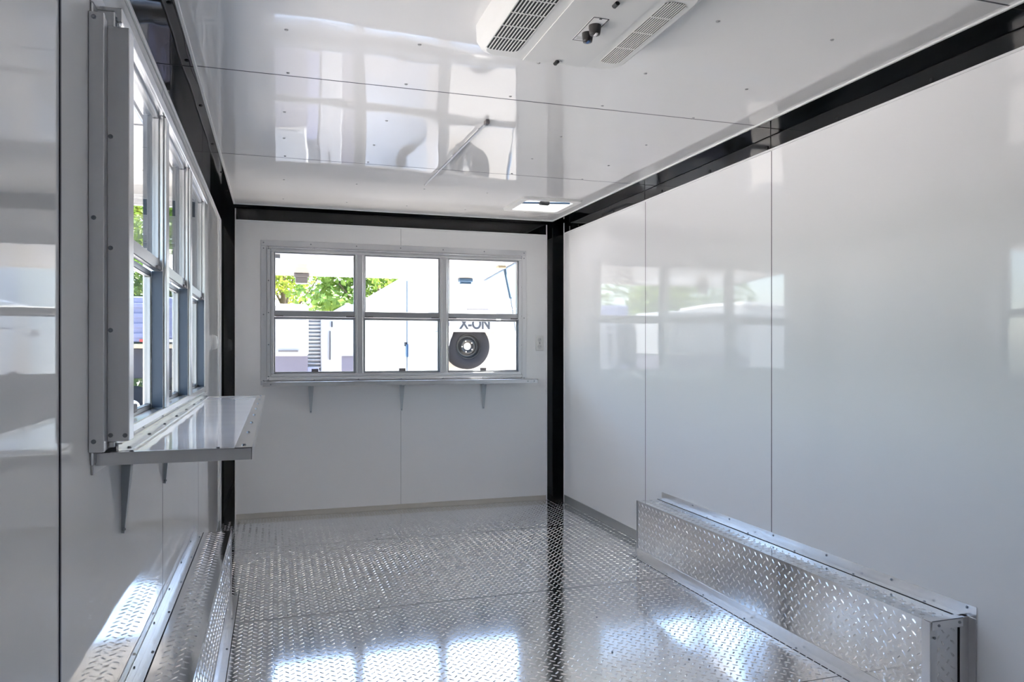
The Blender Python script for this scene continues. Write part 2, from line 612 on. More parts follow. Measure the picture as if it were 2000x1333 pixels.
def trim(shape, label):
    global ti
    ti += 1
    o = shape.build('trim_%d' % ti, M['black'])
    return tag(o, label, 'trim', kind='structure')


TW, TT = 0.098, 0.004                                     # strip width on the wall, sheet thickness
CW = 0.080                                                # strip width on the ceiling


def bead(a, b, parent):
    return MB().box(a, b, 0.0015).build('edge_bead', M['bead'], parent)


t = trim(MB().box((XR - TT, YB, H - TW), (XR, YF, H)).box((XR - CW, YB, H - TT), (XR - TT, YF, H)), 'black glossy cove strip between ceiling and right wall')
bead((XR - 0.008, YB, H - TW - 0.009), (XR, YF - 0.13, H - TW), t)
bead((XR - CW - 0.011, YB, H - 0.007), (XR - CW, YF - CW - 0.011, H), t)
for y in (1.62, 1.99, 2.44, 2.88, 3.35, 3.85, 4.5, 5.1):
    screw(t, (XR - TT, y, H - TW + 0.012), '-x', SCREWB)
for y in (1.639, 2.857, 4.064):
    MB().box((XR - TT - 0.0006, y - 0.0025, H - TW), (XR - TT, y + 0.0025, H - TT)).box((XR - CW, y - 0.0025, H - TT - 0.0006), (XR - TT, y + 0.0025, H - TT)).build('joint', M['dark'], t)
t = trim(MB().box((XL, YB, H - TW - 0.03), (XL + TT, YF, H)).box((XL + TT, YB, H - TT), (XL + CW, YF, H)), 'black glossy cove strip between ceiling and left wall')
bead((XL, YB, H - TW - 0.043), (XL + 0.008, YF - 0.13, H - TW - 0.03), t)
bead((XL + CW, YB, H - 0.007), (XL + CW + 0.011, YF - CW - 0.011, H), t)
for y in (1.9, 2.35, 2.8, 3.3, 3.9, 4.5, 5.0):
    screw(t, (XL + CW * .8, y, H - TT), '-z', SCREWB)
for y in (1.639, 2.857, 4.064):
    MB().box((XL + TT, y - 0.0025, H - TW - .03), (XL + TT + 0.0006, y + 0.0025, H - TT)).box((XL + TT, y - 0.0025, H - TT - 0.0006), (XL + CW, y + 0.0025, H - TT)).build('joint', M['dark'], t)
t = trim(MB().box((XL + CW, YF - TT, H - TW), (XR - CW, YF, H)).box((XL + CW, YF - CW, H - TT), (XR - CW, YF - TT, H)), 'black glossy cove strip between ceiling and end wall')
bead((XL + 0.095, YF - 0.008, H - TW - 0.009), (XR - 0.108, YF, H - TW), t)
bead((XL + CW, YF - CW - 0.011, H - 0.007), (XR - CW, YF - CW, H), t)
for x in (0.1, 0.5, 0.95, 1.4, 1.85):
    screw(t, (x, YF - TT, H - TW + 0.01), '-y', SCREWB)
t = trim(MB().box((XR - TT, YF - 0.125, 0), (XR, YF, H - TT)).box((XR - 0.098, YF - TT, 0), (XR - TT, YF, H - TT)), 'black glossy corner post between end wall and right wall')
bead((XR - 0.008, YF - 0.134, 0), (XR, YF - 0.125, H - 0.02), t)
bead((XR - 0.107, YF - 0.008, 0), (XR - 0.098, YF, H - 0.02), t)
t = trim(MB().box((XL, YF - 0.125, 0), (XL + TT, YF, H - TT)).box((XL + TT, YF - TT, 0), (XL + 0.085, YF, H - TT)), 'black glossy corner post between end wall and left wall')
bead((XL, YF - 0.24, 0), (XL + 0.008, YF - 0.125, H - 0.14), t)
bead((XL + 0.085, YF - 0.008, 0), (XL + 0.093, YF, H - 0.02), t)

# ---- base strips
for nm, a, b, m, lab in (
        ('baseboard_front', (XL + 0.093, YF - 0.006, 0), (XR - 0.108, YF, 0.036), M['sill'], 'beige base strip along the end wall'),
        ('baseboard_right', (XR - 0.006, 3.87, 0), (XR, YF - 0.134, 0.058), M['basegrey'], 'grey metal base strip along the right wall'),
        ('baseboard_left', (XL, 3.87, 0), (XL + 0.006, YF - 0.24, 0.05), M['basegrey'], 'grey metal base strip along the left wall')):
    tag(B(nm, a, b, m, None, 0.001), lab, 'baseboard', kind='structure')

# ---- windows: the same unit in both walls. P maps (along, into the room, up) to the world
def window_unit(name, P, d_in, d_al, lites, zsp, fl, label, jamb_near=None, mull_n=0.05, latch=True):
    """lites: list of (a0, a1) glass ranges; zsp: (z0, rail0, rail1, z1); fl: outer flange rectangle (a0, a1, z0, z1)"""
    z0, r0, r1, z1 = zsp
    la, lb = lites[0][0], lites[-1][1]
    c = P((la + lb) / 2, 0, z0)
    w = root(name, c, label, 'window', kind='structure')

    def box(mb, a0, a1, n0, n1, za, zb, ch=0.002):
        p, q = P(a0, n0, za), P(a1, n1, zb)
        return mb.box(p, q, ch)
    # flat outer flange: four strips
    f0, f1, fz0, fz1 = fl
    i0, i1, iz0, iz1 = f0 + 0.042, f1 - 0.042, fz0 + 0.03, fz1 - 0.045
    for (a0, a1, za, zb) in ((f0, f1, iz1, fz1), (f0, f1, fz0, iz0), (f0, i0, iz0, iz1), (i1, f1, iz0, iz1)):
        box(MB(), a0, a1, 0.0003, 0.006, za, zb).build('flange_strip', M['alu'], w)
    # second ring, prouder
    j0, j1 = la - 0.022, lb + 0.022
    jz0, jz1 = z0 - 0.02, z1 + 0.02
    for (a0, a1, za, zb, m) in ((i0, i1, jz1, iz1, M['aluh']), (i0, i1, iz0, jz0, M['aluh']), (i0, j0, jz0, jz1, M['alu']), (j1, i1, jz0, jz1, M['alu'])):
        mb = MB()
        box(mb, a0, a1, 0.0003, mull_n - 0.012, za, zb)
        if za == jz1: box(mb, a0 + .012, a1 - .012, 0.006, mull_n, za + 0.012, zb - 0.014)
        elif zb == jz0: box(mb, a0 + .012, a1 - .012, 0.006, mull_n, za + 0.008, zb - 0.008)
        mb.build('frame_rail', m, w)
    # inner frame + reveal through the wall
    for (a0, a1, za, zb, m) in ((j0, j1, z1, jz1, M['aluh']), (j0, j1, jz0, z0, M['aluh']), (j0, la, z0, z1, M['alu']), (lb, j1, z0, z1, M['alu'])):
        mb = MB()
        box(mb, a0, a1, -0.014, mull_n - 0.006, za, zb)
        mb.build('inner_frame', m, w)
    # mullions
    for (p, q) in zip(lites[:-1], lites[1:]):
        mb = MB()
        box(mb, p[1], q[0], -0.012, mull_n - 0.008, z0, z1)
        box(mb, p[1] + 0.012, q[0] - 0.012, mull_n - 0.008, mull_n, z0, z1)
        mb.build('mullion', M['alu'], w)
    for k, (a0, a1) in enumerate(lites):
        # upper (inner) sash
        up = MB()
        n0, n1 = 0.014, 0.032
        t_ = 0.010
        box(up, a0, a1, n0, n1, r0 + 0.012, r1)
        box(up, a0, a1, n0, n1, z1 - t_, z1)
        box(up, a0, a0 + t_, n0, n1, r1, z1 - t_)
        box(up, a1 - t_, a1, n0, n1, r1, z1 - t_)
        up = up.build('upper_sash', M['sash'], w)
        g = MB()
        box(g, a0 + t_, a1 - t_, 0.0225, 0.0235, r1, z1 - t_, 0)
        g.build('glass_pane', M['glass'], up)
        # lower (outer) sash
        lo = MB()
        n0, n1 = -0.008, 0.010
        box(lo, a0, a1, n0, n1, r0 - 0.006, r0 + 0.012)
        box(lo, a0, a1, n0, n1, z0, z0 + 0.014)
        box(lo, a0, a0 + t_, n0, n1, z0 + .014, r0 - 0.006)
        box(lo, a1 - t_, a1, n0, n1, z0 + .014, r0 - 0.006)
        lo = lo.build('lower_sash', M['sash'], w)
        g = MB()
        box(g, a0 + t_, a1 - t_, 0.0005, 0.0015, z0 + .014, r0 - 0.006, 0)
        g.build('glass_pane', M['glass'], lo)
        pull = MB()
        am = (a0 + a1) / 2 + 0.0
        box(pull, am - 0.024, am + 0.024, 0.0095, 0.02, z0 + 0.012, z0 + 0.034, 0.002)
        pull.build('sash_pull', M['lampgrey'], lo)
        # little spring latches at the meeting rail
        for s_ in (a0 + 0.035, a1 - 0.035):
            lt = MB()
            box(lt, s_ - 0.028, s_ + 0.028, 0.0315, 0.037, r0 + 0.012, r0 + 0.022, 0.001)
            lt.build('sash_latch', M['lampgrey'], up)
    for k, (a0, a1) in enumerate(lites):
        for e0, e1 in ((a0 - .0003, a0 + .002), (a1 - .002, a1 + .0003)):  # added dark strips painting the shade and dark reflections beside each light
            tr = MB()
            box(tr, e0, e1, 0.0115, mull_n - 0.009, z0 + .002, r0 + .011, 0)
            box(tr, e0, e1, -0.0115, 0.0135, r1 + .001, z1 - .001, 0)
            tr.build('painted_side_shade', M['sideshade'], w)
    # screws on flange and rails
    for a in np.linspace(f0 + 0.02, f1 - 0.02, 7):
        screw(w, P(a, 0.006, fz1 - 0.02), d_in)
    for a in np.linspace(i0 + 0.01, i1 - 0.01, 7):
        screw(w, P(a, mull_n - 0.012, iz1 - 0.008), d_in)
        screw(w, P(a, mull_n - 0.012, iz0 + 0.006), d_in)
    for z in np.linspace(fz0 + 0.03, fz1 - 0.06, 3):
        screw(w, P(f0 + 0.02, 0.006, z), d_in)
        screw(w, P(f1 - 0.02, 0.006, z), d_in)
    for z in np.linspace(iz0 + 0.03, iz1 - 0.02, 5):
        screw(w, P(i0 + 0.012, mull_n - 0.012, z), d_in)
        screw(w, P(i1 - 0.012, mull_n - 0.012, z), d_in)
    return w


def PF(a, n, z): return (a, YF - n, z)
def PL(a, n, z): return (XL + n, a, z)


window_unit('window_1', PF, '-y', 0, [(-0.014, 0.546), (0.612, 1.170), (1.235, 1.791)], (1.012, 1.405, 1.460, 1.872), (-0.104, 1.866, 0.934, 1.957),
            'wide aluminium window of three lights in the end wall')
w2 = window_unit('window_2', PL, '+x', 1, [(1.772, 2.398), (2.478, 3.044), (3.130, 3.714)], (1.008, 1.400, 1.447, 1.868), (1.690, 3.842, 0.945, 1.928),
                 'long aluminium serving window of three lights in the left wall')
# the near jamb of the left window: two stepped extrusions standing proud
o = MB().box((XL + 0.0005, 1.676, 0.973), (XL + 0.0285, 1.690, 1.859), 0.001).box((XL + 0.0005, 1.690, 0.973), (XL + 0.0265, 1.718, 1.859), 0.001).build('jamb_angle', M['alu'], w2)
o = MB().box((XL + 0.0265, 1.715, 0.990), (XL + 0.068, 1.766, 1.849), 0.0015).build('jamb_post', M['alu'], w2)
for z in (1.853, 1.45, 1.0):
    screw(w2, (XL + 0.010, 1.676, z - 0.005), '-y')
for z in (1.62, 1.39, 1.22, 1.003):
    screw(w2, (XL + 0.033, 1.715, z), '-y')
screw(w2, (XL + 0.06, 1.715, 1.002), '-y')

# ================================================================== SHELVES
def bracket(parent, wallp, inv, along, z_top):
    """gusset bracket: inv = unit vector into the room, along = unit vector along the wall"""
    inv, al, wp = Vector(inv), Vector(along), Vector(wallp)
    prof = [(0.0, 0.0), (0.0, -0.205), (0.006, -0.205), (0.022, -0.045), (0.04, -0.018), (0.20, -0.006), (0.20, 0.0)]
    mb = MB()
    n = len(prof)
    vs = []
    for s_ in (-0.0015, 0.0015):
        for (d, z) in prof:
            vs.append(wp + inv * (d + 0.0005) + al * s_ + Vector((0, 0, z_top + z)))
    mb.add(vs, [list(range(n)), [n + i for i in range(n)]] + [[i, (i + 1) % n, n + (i + 1) % n, n + i] for i in range(n)])
    # tapered folded face towards the room
    vs = []
    for (z, w_, d) in ((0.0, 0.020, 0.026), (-0.205, 0.006, 0.006)):
        for s_ in (-1, 1):
            for e in (0.0, 0.002):
                vs.append(wp + inv * (d + e) + al * (s_ * w_) + Vector((0, 0, z_top + z)))
    mb.add(vs, [(0, 2, 6, 4), (1, 5, 7, 3), (0, 1, 3, 2), (4, 6, 7, 5), (0, 4, 5, 1), (2, 3, 7, 6)])
    return mb.build('bracket', M['bracket'], parent)


# left shelf
SX1, SY0, SY1, SZ = -0.050, 1.722, 3.69, 0.966
sh = root('serving_shelf', ((XL + SX1) / 2, (SY0 + SY1) / 2, SZ - 0.026), 'white laminate serving shelf with aluminium edge under the left window', 'shelf')
B('shelf_board', (XL + 0.012, SY0 + 0.002, SZ - 0.022), (SX1 - 0.002, SY1 - 0.002, SZ - 0.001), M['laminate'], sh)
MB().box((XL + 0.004, SY0, SZ - 0.026), (SX1, SY0 + 0.002, SZ), 0.0004).box((XL + 0.03, SY0, SZ - 0.001), (SX1, SY0 + 0.014, SZ + 0.0006)).build('edge_angle', M['alu'], sh)
MB().box((SX1 - 0.002, SY0, SZ - 0.026), (SX1, SY1, SZ), 0.0004).box((SX1 - 0.036, SY0, SZ - 0.001), (SX1, SY1, SZ + 0.0012)).build('edge_angle', M['aluh'], sh)
MB().box((XL + 0.03, SY1 - 0.002, SZ - 0.026), (SX1, SY1, SZ), 0.0004).build('edge_angle', M['alu'], sh)
MB().box((XL + 0.0385, SY0 + 0.02, SZ - 0.001), (XL + 0.043, SY1, SZ + 0.016)).box((XL + 0.043, SY0 + 0.02, SZ - 0.001), (XL + 0.066, SY1, SZ + 0.0012)).build('back_angle', M['aluh'], sh)
B('backer_plate', (XL + 0.0005, 1.700, 0.925), (XL + 0.004, SY1, 0.944), M['alu'], sh)
for y in np.linspace(SY0 + 0.04, SY1 - 0.04, 8):
    screw(sh, (SX1 - 0.018, y, SZ + 0.0012), '+z')
    screw(sh, (XL + 0.055, y + 0.03, SZ + 0.0012), '+z')
for x in (XL + 0.07, SX1 - 0.07):
    screw(sh, (x, SY0 + 0.007, SZ + 0.0006), '+z')
for y in (2.01, 2.72, 3.42):
    b_ = bracket(sh, (XL, y, 0), (1, 0, 0), (0, 1, 0), SZ - 0.0265)
    screw(b_, (XL + 0.006, y - 0.002, SZ - 0.222), '-y')

# front shelf
FX0, FX1, FY0, FZ = -0.085, 1.862, YF - 0.290, 0.963
sf = root('counter_shelf', ((FX0 + FX1) / 2, YF - 0.15, FZ - 0.03), 'shallow aluminium-edged shelf under the end wall window', 'shelf')
B('shelf_board', (FX0 + 0.002, FY0 + 0.002, FZ - 0.024), (FX1 - 0.002, YF - 0.008, FZ - 0.001), M['laminate'], sf)
MB().box((FX0, FY0, FZ - 0.028), (FX1, FY0 + 0.002, FZ + 0.001), 0.0004).box((FX0, FY0, FZ - 0.001), (FX1, FY0 + 0.036, FZ + 0.0012)).build('edge_angle', M['aluh'], sf)
MB().box((FX1 - 0.002, FY0, FZ - 0.028), (FX1, YF - 0.008, FZ)).build('edge_angle', M['alu'], sf)
MB().box((FX0, FY0, FZ - 0.028), (FX0 + 0.002, YF - 0.008, FZ)).build('edge_angle', M['alu'], sf)
for x in (0.237, 0.888, 1.518):
    b_ = bracket(sf, (x, YF, 0), (0, -1, 0), (1, 0, 0), FZ - 0.0285)
    screw(b_, (x, YF - 0.0085, FZ - 0.222), '-y')
for x in (FX0 + .05, FX1 - .03, FX1 - .08):
    screw(sf, (x, FY0, FZ - 0.014), '-y')

# ================================================================== WHEEL BOXES
def wheel_box(name, xw, xf, y0, y1, h, label):
    """box along a side wall: xw wall plane, xf front face plane"""
    s = 1 if xf > xw else -1                                  # direction from the wall into the room
    r = root(name, ((xw + xf) / 2, (y0 + y1) / 2, 0), label, 'wheel box', 'tread plate wheel boxes')
    e = 0.004
    B('side_plate', (xf - s * e, y0 + e, 0.001), (xf, y1 - e, h), M['plateb'], r)
    B('top_plate', (xw + s * 0.012, y0 + e, h - e), (xf - s * e, y1 - e, h), M['plateb'], r)
    B('end_plate', (xw + s * 0.03, y0, 0.001), (xf - s * e, y0 + e, h - 0.001), M['plateb'], r)
    B('end_plate', (xw + s * 0.004, y1 - e, 0.001), (xf - s * e, y1, h - 0.001), M['plateb'], r)
    # lugs
    arr = []
    v, f = lug_array(y0 + .01, y1 - .01, 0.045, h - 0.002)
    arr.append((np.stack([xf + s * v[:, 2], v[:, 0], v[:, 1]], 1), f))
    xa, xb = sorted((xw + s * 0.05, xf - s * .002))
    v, f = lug_array(xa, xb, y0 + .03, y1 - .01)
    arr.append((np.stack([v[:, 0], v[:, 1], h + v[:, 2]], 1), f))
    xa, xb = sorted((xw + s * 0.045, xf - s * .02))
    v, f = lug_array(xa, xb, 0.01, h - .022)
    arr.append((np.stack([v[:, 0], y0 - v[:, 2], v[:, 1]], 1), f))
    lug_object('tread_lugs', arr, M['lug'], r)
    # angle strips
    g = 0.0025
    wa, wb = xw + s * 0.0005, xw + s * (0.0005 + g)
    MB().box((wa, y0 - 0.03, h - 0.012), (wb, y1, h + 0.040), 0.0005).build('wall_strip', M['aluh'], r)
    MB().box((wb, y0 + .02, h + 0.0005), (xw + s * 0.030, y1, h + 0.003), 0.0005).build('top_strip', M['aluh'], r)
    B('painted_shadow_line', (xw + s * 0.030, y0 + .02, h + 0.0002), (xw + s * 0.0335, y1, h + 0.0009), M['dark'], r)  # solid dark strip painting the shadow line along the top strip
    MB().box((xf + s * 0.0006, y0 + .01, 0.002), (xf + s * (0.0006 + g), y1, 0.044), 0.0005).box((xf + s * 0.0006, y0 + .01, 0.0003), (xf + s * 0.034, y1 + 0.0, 0.0032), 0.0005).build('floor_strip', M['aluh'], r)
    B('painted_shadow_line', (xf + s * 0.034, y0, 0.0002), (xf + s * 0.037, y1 + .09, 0.0006), M['dark'], r)  # dark strip on the floor, a painted shadow line along the angle
    # near end: corner angle, top angle, wall angle
    xo = xf + s * 0.0006
    MB().box((xo, y0 - 0.003, 0.002), (xo + s * g, y0 + 0.030, h), 0.0005).box((xf - s * 0.026, y0 - 0.0032, 0.002), (xo, y0 - 0.0006, h), 0.0005).build('corner_angle', M['alu'], r)
    MB().box((xw + s * 0.03, y0 - 0.006, h - 0.026), (xf - s * .002, y0 - 0.0034, h + 0.003), 0.0005).box((xw + s * 0.03, y0 - 0.006, h + 0.0006), (xf, y0 + 0.026, h + 0.003), 0.0005).build('top_angle', M['aluh'], r)
    MB().box((xw + s * 0.0035, y0 - 0.0032, 0.002), (xw + s * 0.040, y0 - 0.0006, h + 0.002), 0.0005).box((wb, y0 - 0.03, 0.002), (xw + s * 0.0055, y0 - .0033, h + 0.002), 0.0005).build('wall_angle', M['alu'], r)
    B('painted_shadow_line', (xw + s * 0.0402, y0 - 0.0018, 0.002), (xw + s * 0.046, y0 - 0.0006, h - .03), M['dark'], r)  # painted shadow line beside the wall angle, a solid dark strip
    # far end corner
    MB().box((xf - s * .003, y1 - 0.0005, 0.002), (xo + s * 0.004, y1 + 0.0025, h), 0.0005).build('corner_angle', M['alu'], r)
    d = '+x' if s > 0 else '-x'
    for y in (2.165, 2.50, 2.84, 3.18, 3.52):
        screw(r, (wb, y, h + 0.028), d)
    for y in (2.0, 2.33, 2.67, 3.0, 3.35, 3.7):
        screw(r, (xw + s * 0.024, y, h + 0.003), '+z')
        screw(r, (xf + s * 0.022, y + 0.13, 0.0032), '+z')
    screw(r, (wb, y0 + .004, h + 0.030), d)
    for (x, z) in ((xf - s * 0.012, h - 0.05), (xf - s * 0.03, h - 0.013), (xw + s * 0.045, h - 0.011)):
        screw(r, (x, y0 - 0.006, z), '-y')
    return r


wheel_box('wheel_box', XR, 1.977, 1.850, 3.858, 0.316, 'tread plate wheel box along the plain right wall')
wheel_box('wheel_box', XL, -0.206, 1.850, 3.80, 0.316, 'tread plate wheel box under the serving shelf')

# ================================================================== CEILING FITTINGS
# air conditioner
AX0, AX1, AY0, AY1, AZ = 0.601, 1.092, 1.70, 2.285, 2.110
ac = root('air_conditioner', ((AX0 + AX1) / 2, (AY0 + AY1) / 2, AZ), 'white ceiling air conditioner with two grilles and black knobs', 'air conditioner')


def rrect(x0, x1, y0, y1, r, n=8, bulge=0.0):
    pts = []
    for (cx, cy, a0) in ((x1 - r, y1 - r, 0), (x0 + r, y1 - r, 90), (x0 + r, y0 + r, 180), (x1 - r, y0 + r, 270)):
        for i in range(n + 1):
            a = math.radians(a0 + 90 * i / n)
            x, y = cx + r * math.cos(a), cy + r * math.sin(a)
            if bulge:
                y += (bulge if y > (y0 + y1) / 2 else -bulge) * (1 - ((x - (x0 + x1) / 2) / ((x1 - x0) / 2)) ** 2)
            pts.append((x, y))
    return pts


def stacked(rings, cap=True):
    """rings: list of (pts, z)"""
    mb = MB()
    n = len(rings[0][0])
    vs = [(p[0], p[1], z) for pts, z in rings for p in pts]
    fs = []
    for k in range(len(rings) - 1):
        for i in range(n):
            fs.append([k * n + i, k * n + (i + 1) % n, (k + 1) * n + (i + 1) % n, (k + 1) * n + i])
    mb.add(vs, fs, True)
    if cap:
        mb.add([(p[0], p[1], rings[-1][1]) for p in rings[-1][0]], [list(range(n))])
    return mb


stacked([(rrect(AX0 - .010, AX1 + .006, AY0 - .01, AY1 - .008, .05, 8, .012), H - 0.0005), (rrect(AX0 - .008, AX1 + .004, AY0 - .008, AY1 - .006, .05, 8, .012), H - .045),
         (rrect(AX0 + .002, AX1 - .002, AY0 + .002, AY1 - .016, .05, 8, .012), AZ + .010), (rrect(AX0 + .018, AX1 - .016, AY0 + .018, AY1 - .032, .045, 8, .012), AZ)]).build('housing', M['plastic'], ac)
B('cover_panel', (0.752, AY0 + .03, AZ - 0.003), (0.966, AY1 - 0.024, AZ - 0.0003), M['plastic2'], ac, 0.001)


def grille(x0, x1, y0, y1, n, bars, thick):
    """dark recess with slats and cross bars on the air conditioner's underside"""
    g = stacked([(rrect(x0, x1, y0, y1, .022, 6), AZ - 0.0004), (rrect(x0 + .001, x1 - .001, y0 + .001, y1 - .001, .022, 6), AZ - 0.0008)]).build('grille', M['slot'], ac)
    w = x1 - x0
    for i in range(n + 1):
        x = x0 + w * i / n
        ins = 0.012 if i in (0, n) else (0.004 if i in (1, n - 1) else 0)
        B('slat', (x - thick / 2, y0 + ins, AZ - 0.0022), (x + thick / 2, y1 - ins, AZ - 0.0008), M['plastic'], g)
    for y in bars:
        B('cross_bar', (x0, y - 0.0022, AZ - 0.0023), (x1, y + 0.0022, AZ - 0.0007), M['plastic'], g)
    return g


grille(0.614, 0.718, 1.74, 2.212, 10, (2.118, 2.035, 1.95, 1.868, 1.79), 0.0034)
grille(0.993, 1.058, 1.765, 2.205, 9, (2.08, 1.965, 1.86), 0.0030)
cp = B('control_plate', (0.842, 1.905, AZ - 0.0040), (0.890, 2.064, AZ - 0.0030), M['bead'], ac)
for (a, b) in (((0.842, 1.905), (0.890, 1.908)), ((0.842, 2.061), (0.890, 2.064)), ((0.842, 1.905), (0.8445, 2.064)), ((0.8875, 1.905), (0.890, 2.064)), ((0.8445, 2.036), (0.874, 2.037)), ((0.862, 1.908), (0.870, 1.914))):
    B('printed_line', (a[0], a[1], AZ - 0.0042), (b[0], b[1], AZ - 0.0040), M['ink'], cp)
for k in range(3):
    B('printed_line', (0.850, 2.042 + k * .005, AZ - 0.0042), (0.878 - k * .004, 2.0432 + k * .005, AZ - 0.0040), M['inkgrey'], cp)
for (x, y, r_, m) in ((0.868, 1.955, 0.018, M['knob']), (0.868, 2.008, 0.0165, M['knob'])):
    k = MB().lathe([(r_, 0.004), (r_, 0.010), (r_ * .86, 0.026), (r_ * .8, 0.030), (0.0001, 0.031)], (x, y, AZ), (0, 0, -1), 20).build('knob', m, ac)
    B('pointer', (x - .003, y - r_ * .8, AZ - 0.0335), (x + .003, y + r_ * .2, AZ - 0.030), M['bead'] if y < 1.98 else M['knobb'], k)
for (x, y) in ((0.858, 2.238), (0.866, 1.815)):
    q = MB().box((x - .007, y - .016, AZ - 0.013), (x + .007, y + .012, AZ - 0.002), 0.004).build('cover_latch', M['bplastic'], ac)

# roof vent
rv = root('roof_vent', ((VX0 + VX1) / 2, (VY0 + VY1) / 2, H - .016), 'white framed roof vent with dark crank in the ceiling', 'roof vent')
mb = MB()
o_pts, i_pts = rrect(VX0 - .04, VX1 + .035, VY0 - .04, VY1 + .04, .03, 6), rrect(VX0 + .012, VX1 - .012, VY0 + .012, VY1 - .012, .03, 6)
n = len(o_pts)
vs = [(x, y, H - .0005) for x, y in o_pts] + [(x, y, H - .014) for x, y in rrect(VX0 - .035, VX1 + .03, VY0 - .035, VY1 + .035, .028, 6)] + [(x, y, H - .014) for x, y in i_pts] + [(x, y, H + .10) for x, y in i_pts]
mb.add(vs, [[k * n + i, k * n + (i + 1) % n, (k + 1) * n + (i + 1) % n, (k + 1) * n + i] for k in range(3) for i in range(n)], False)
mb.build('vent_frame', M['plastic'], rv)
d_ = stacked([(rrect(VX0 - .02, VX1 + .02, VY0 - .02, VY1 + .02, .03, 6), H + .072), (rrect(VX0 - .02, VX1 + .02, VY0 - .02, VY1 + .02, .03, 6), H + .12), (rrect(VX0 + .02, VX1 - .02, VY0 + .02, VY1 - .02, .03, 6), H + .15)]).build('vent_dome', M['dome'], rv)
MB().tube((VX0 + .02, VY0 + .150, H - .004), (VX1 - .02, VY0 + .075, H - .004), .006).build('crank_arm', M['bluedark'], rv)
MB().box((1.705, 4.742, H - .020), (1.775, 4.780, H + .004), .006).build('crank_knob', M['bplastic'], rv)

# ceiling rod
rd = root('ceiling_rod', (0.868, 3.14, H), 'thin straight metal rod screwed under the ceiling panels', 'rod')
MB().tube((0.879, 3.150, H - .012), (0.856, 4.44, H - .011), .006, n=10).build('rod_bar', M['rod'], rd)
MB().box((0.870, 3.128, H - .020), (0.890, 3.160, H - .0005), .003).build('end_clip', M['lampgrey'], rd)
MB().box((0.862, 3.75, H - .016), (0.874, 3.775, H - .0005), .002).build('mid_clip', M['bead'], rd)
screw(rd, (0.880, 3.140, H - .020), '-z')

# outlet on the end wall
ou = root('wall_outlet', (1.976, YF, 1.176), 'white double power outlet beside the end wall window', 'outlet')
pl = MB().box((1.943, YF - .006, 1.176), (2.009, YF - .0004, 1.295), .003).build('cover_plate', M['plastic'], ou)
for z in (1.208, 1.262):
    f = MB().lathe([(.0165, 0), (.0165, .003), (.014, .004), (.0001, .004)], (1.976, YF - .0055, z), (0, -1, 0), 16).build('socket_face', M['plastic2'], ou)
    for dx, dz, hh in ((-.0055, .003, .009), (.0055, .003, .007), (0, -.008, .005)):
        B('slot', (1.976 + dx - .0012, YF - .0101, z + dz - hh / 2), (1.976 + dx + .0012, YF - .0093, z + dz + hh / 2), M['slot'], f)
screw(ou, (1.976, YF - .006, 1.235), '-y', SCREWW)

# round cap on the left wall
cpo = root('round_cap', (XL, 4.736, 1.183), 'round white cap on the left wall by the corner post', 'cap')
MB().lathe([(.0435, .0005), (.0435, .012), (.036, .026), (.0001, .029)], (XL, 4.736, 1.226), (1, 0, 0), 28).build('dome', M['vinyl'], cpo)
MB().lathe([(.047, .0004), (.047, .004), (.0435, .0045)], (XL, 4.736, 1.226), (1, 0, 0), 28).build('rim', M['bead'], cpo)

# ================================================================== OUTSIDE
g = MB().box((-30, -14, GZ - .3), (30, 45, GZ)).build('ground', M['asphalt'])
tag(g, 'pale gravel yard around the trailer', 'ground', kind='structure')


# awning over the front window
aw = root('awning', (0.87, 6.1, 1.82), 'raised cream awning panel outside the end wall window', 'awning')


def slab(p0, p1, p2, p3, t, mb=None):
    mb = mb or MB()
    vs = [Vector(p) for p in (p0, p1, p2, p3)] + [Vector(p) + Vector((0, 0, t)) for p in (p0, p1, p2, p3)]
    return mb.add(vs, [(0, 1, 2, 3), (7, 6, 5, 4), (0, 4, 5, 1), (1, 5, 6, 2), (2, 6, 7, 3), (3, 7, 4, 0)])


slab((-0.10, 5.61, 1.885), (1.82, 5.61, 1.885), (1.82, 6.60, 1.823), (-0.10, 6.60, 1.823), 0.04).build('awning_panel', M['awn'], aw)
for (p, q) in (((-0.12, 5.61, 1.88), (-0.10, 6.62, 1.818)), ((1.82, 5.61, 1.88), (1.84, 6.62, 1.818))):
    slab((p[0], p[1], p[2]), (q[0], p[1], p[2]), (q[0], q[1], q[2]), (p[0], q[1], q[2]), 0.05).build('edge_rail', M['bluedark'], aw)
slab((-0.12, 6.60, 1.816), (1.84, 6.60, 1.816), (1.84, 6.62, 1.816), (-0.12, 6.62, 1.816), 0.05).build('edge_rail', M['bead'], aw)
for (x, m) in ((0.205, M['lampgrey']), (1.63, M['bluedark'])):
    L_ = MB().box((x - .062, 6.50, 1.795), (x + .062, 6.57, 1.826), .004).box((x - .05, 6.51, 1.745 if m is M['lampgrey'] else 1.775), (x + .05, 6.56, 1.795), .004).build('flood_light', m, aw)
    B('lamp_lens', (x - .045, 6.506, 1.741 if m is M['lampgrey'] else 1.77), (x + .045, 6.564, 1.746 if m is M['lampgrey'] else 1.776), M['lens'], L_)
gs = MB().tube((1.808, 5.90, 1.845), (1.812, 5.75, 1.60), .013).build('gas_strut', M['bluedark'], aw)
MB().tube((1.812, 5.75, 1.60), (1.825, 5.66, 1.33), .005, n=8).build('piston_rod', M['screw'], gs)
MB().box((1.735, 5.84, 1.852), (1.80, 5.91, 1.870), .003).build('strut_bracket', M['wood'], aw)
MB().box((-0.02, 5.70, 1.852), (0.03, 5.75, 1.882), .003).build('hinge_bracket', M['screw'], aw)

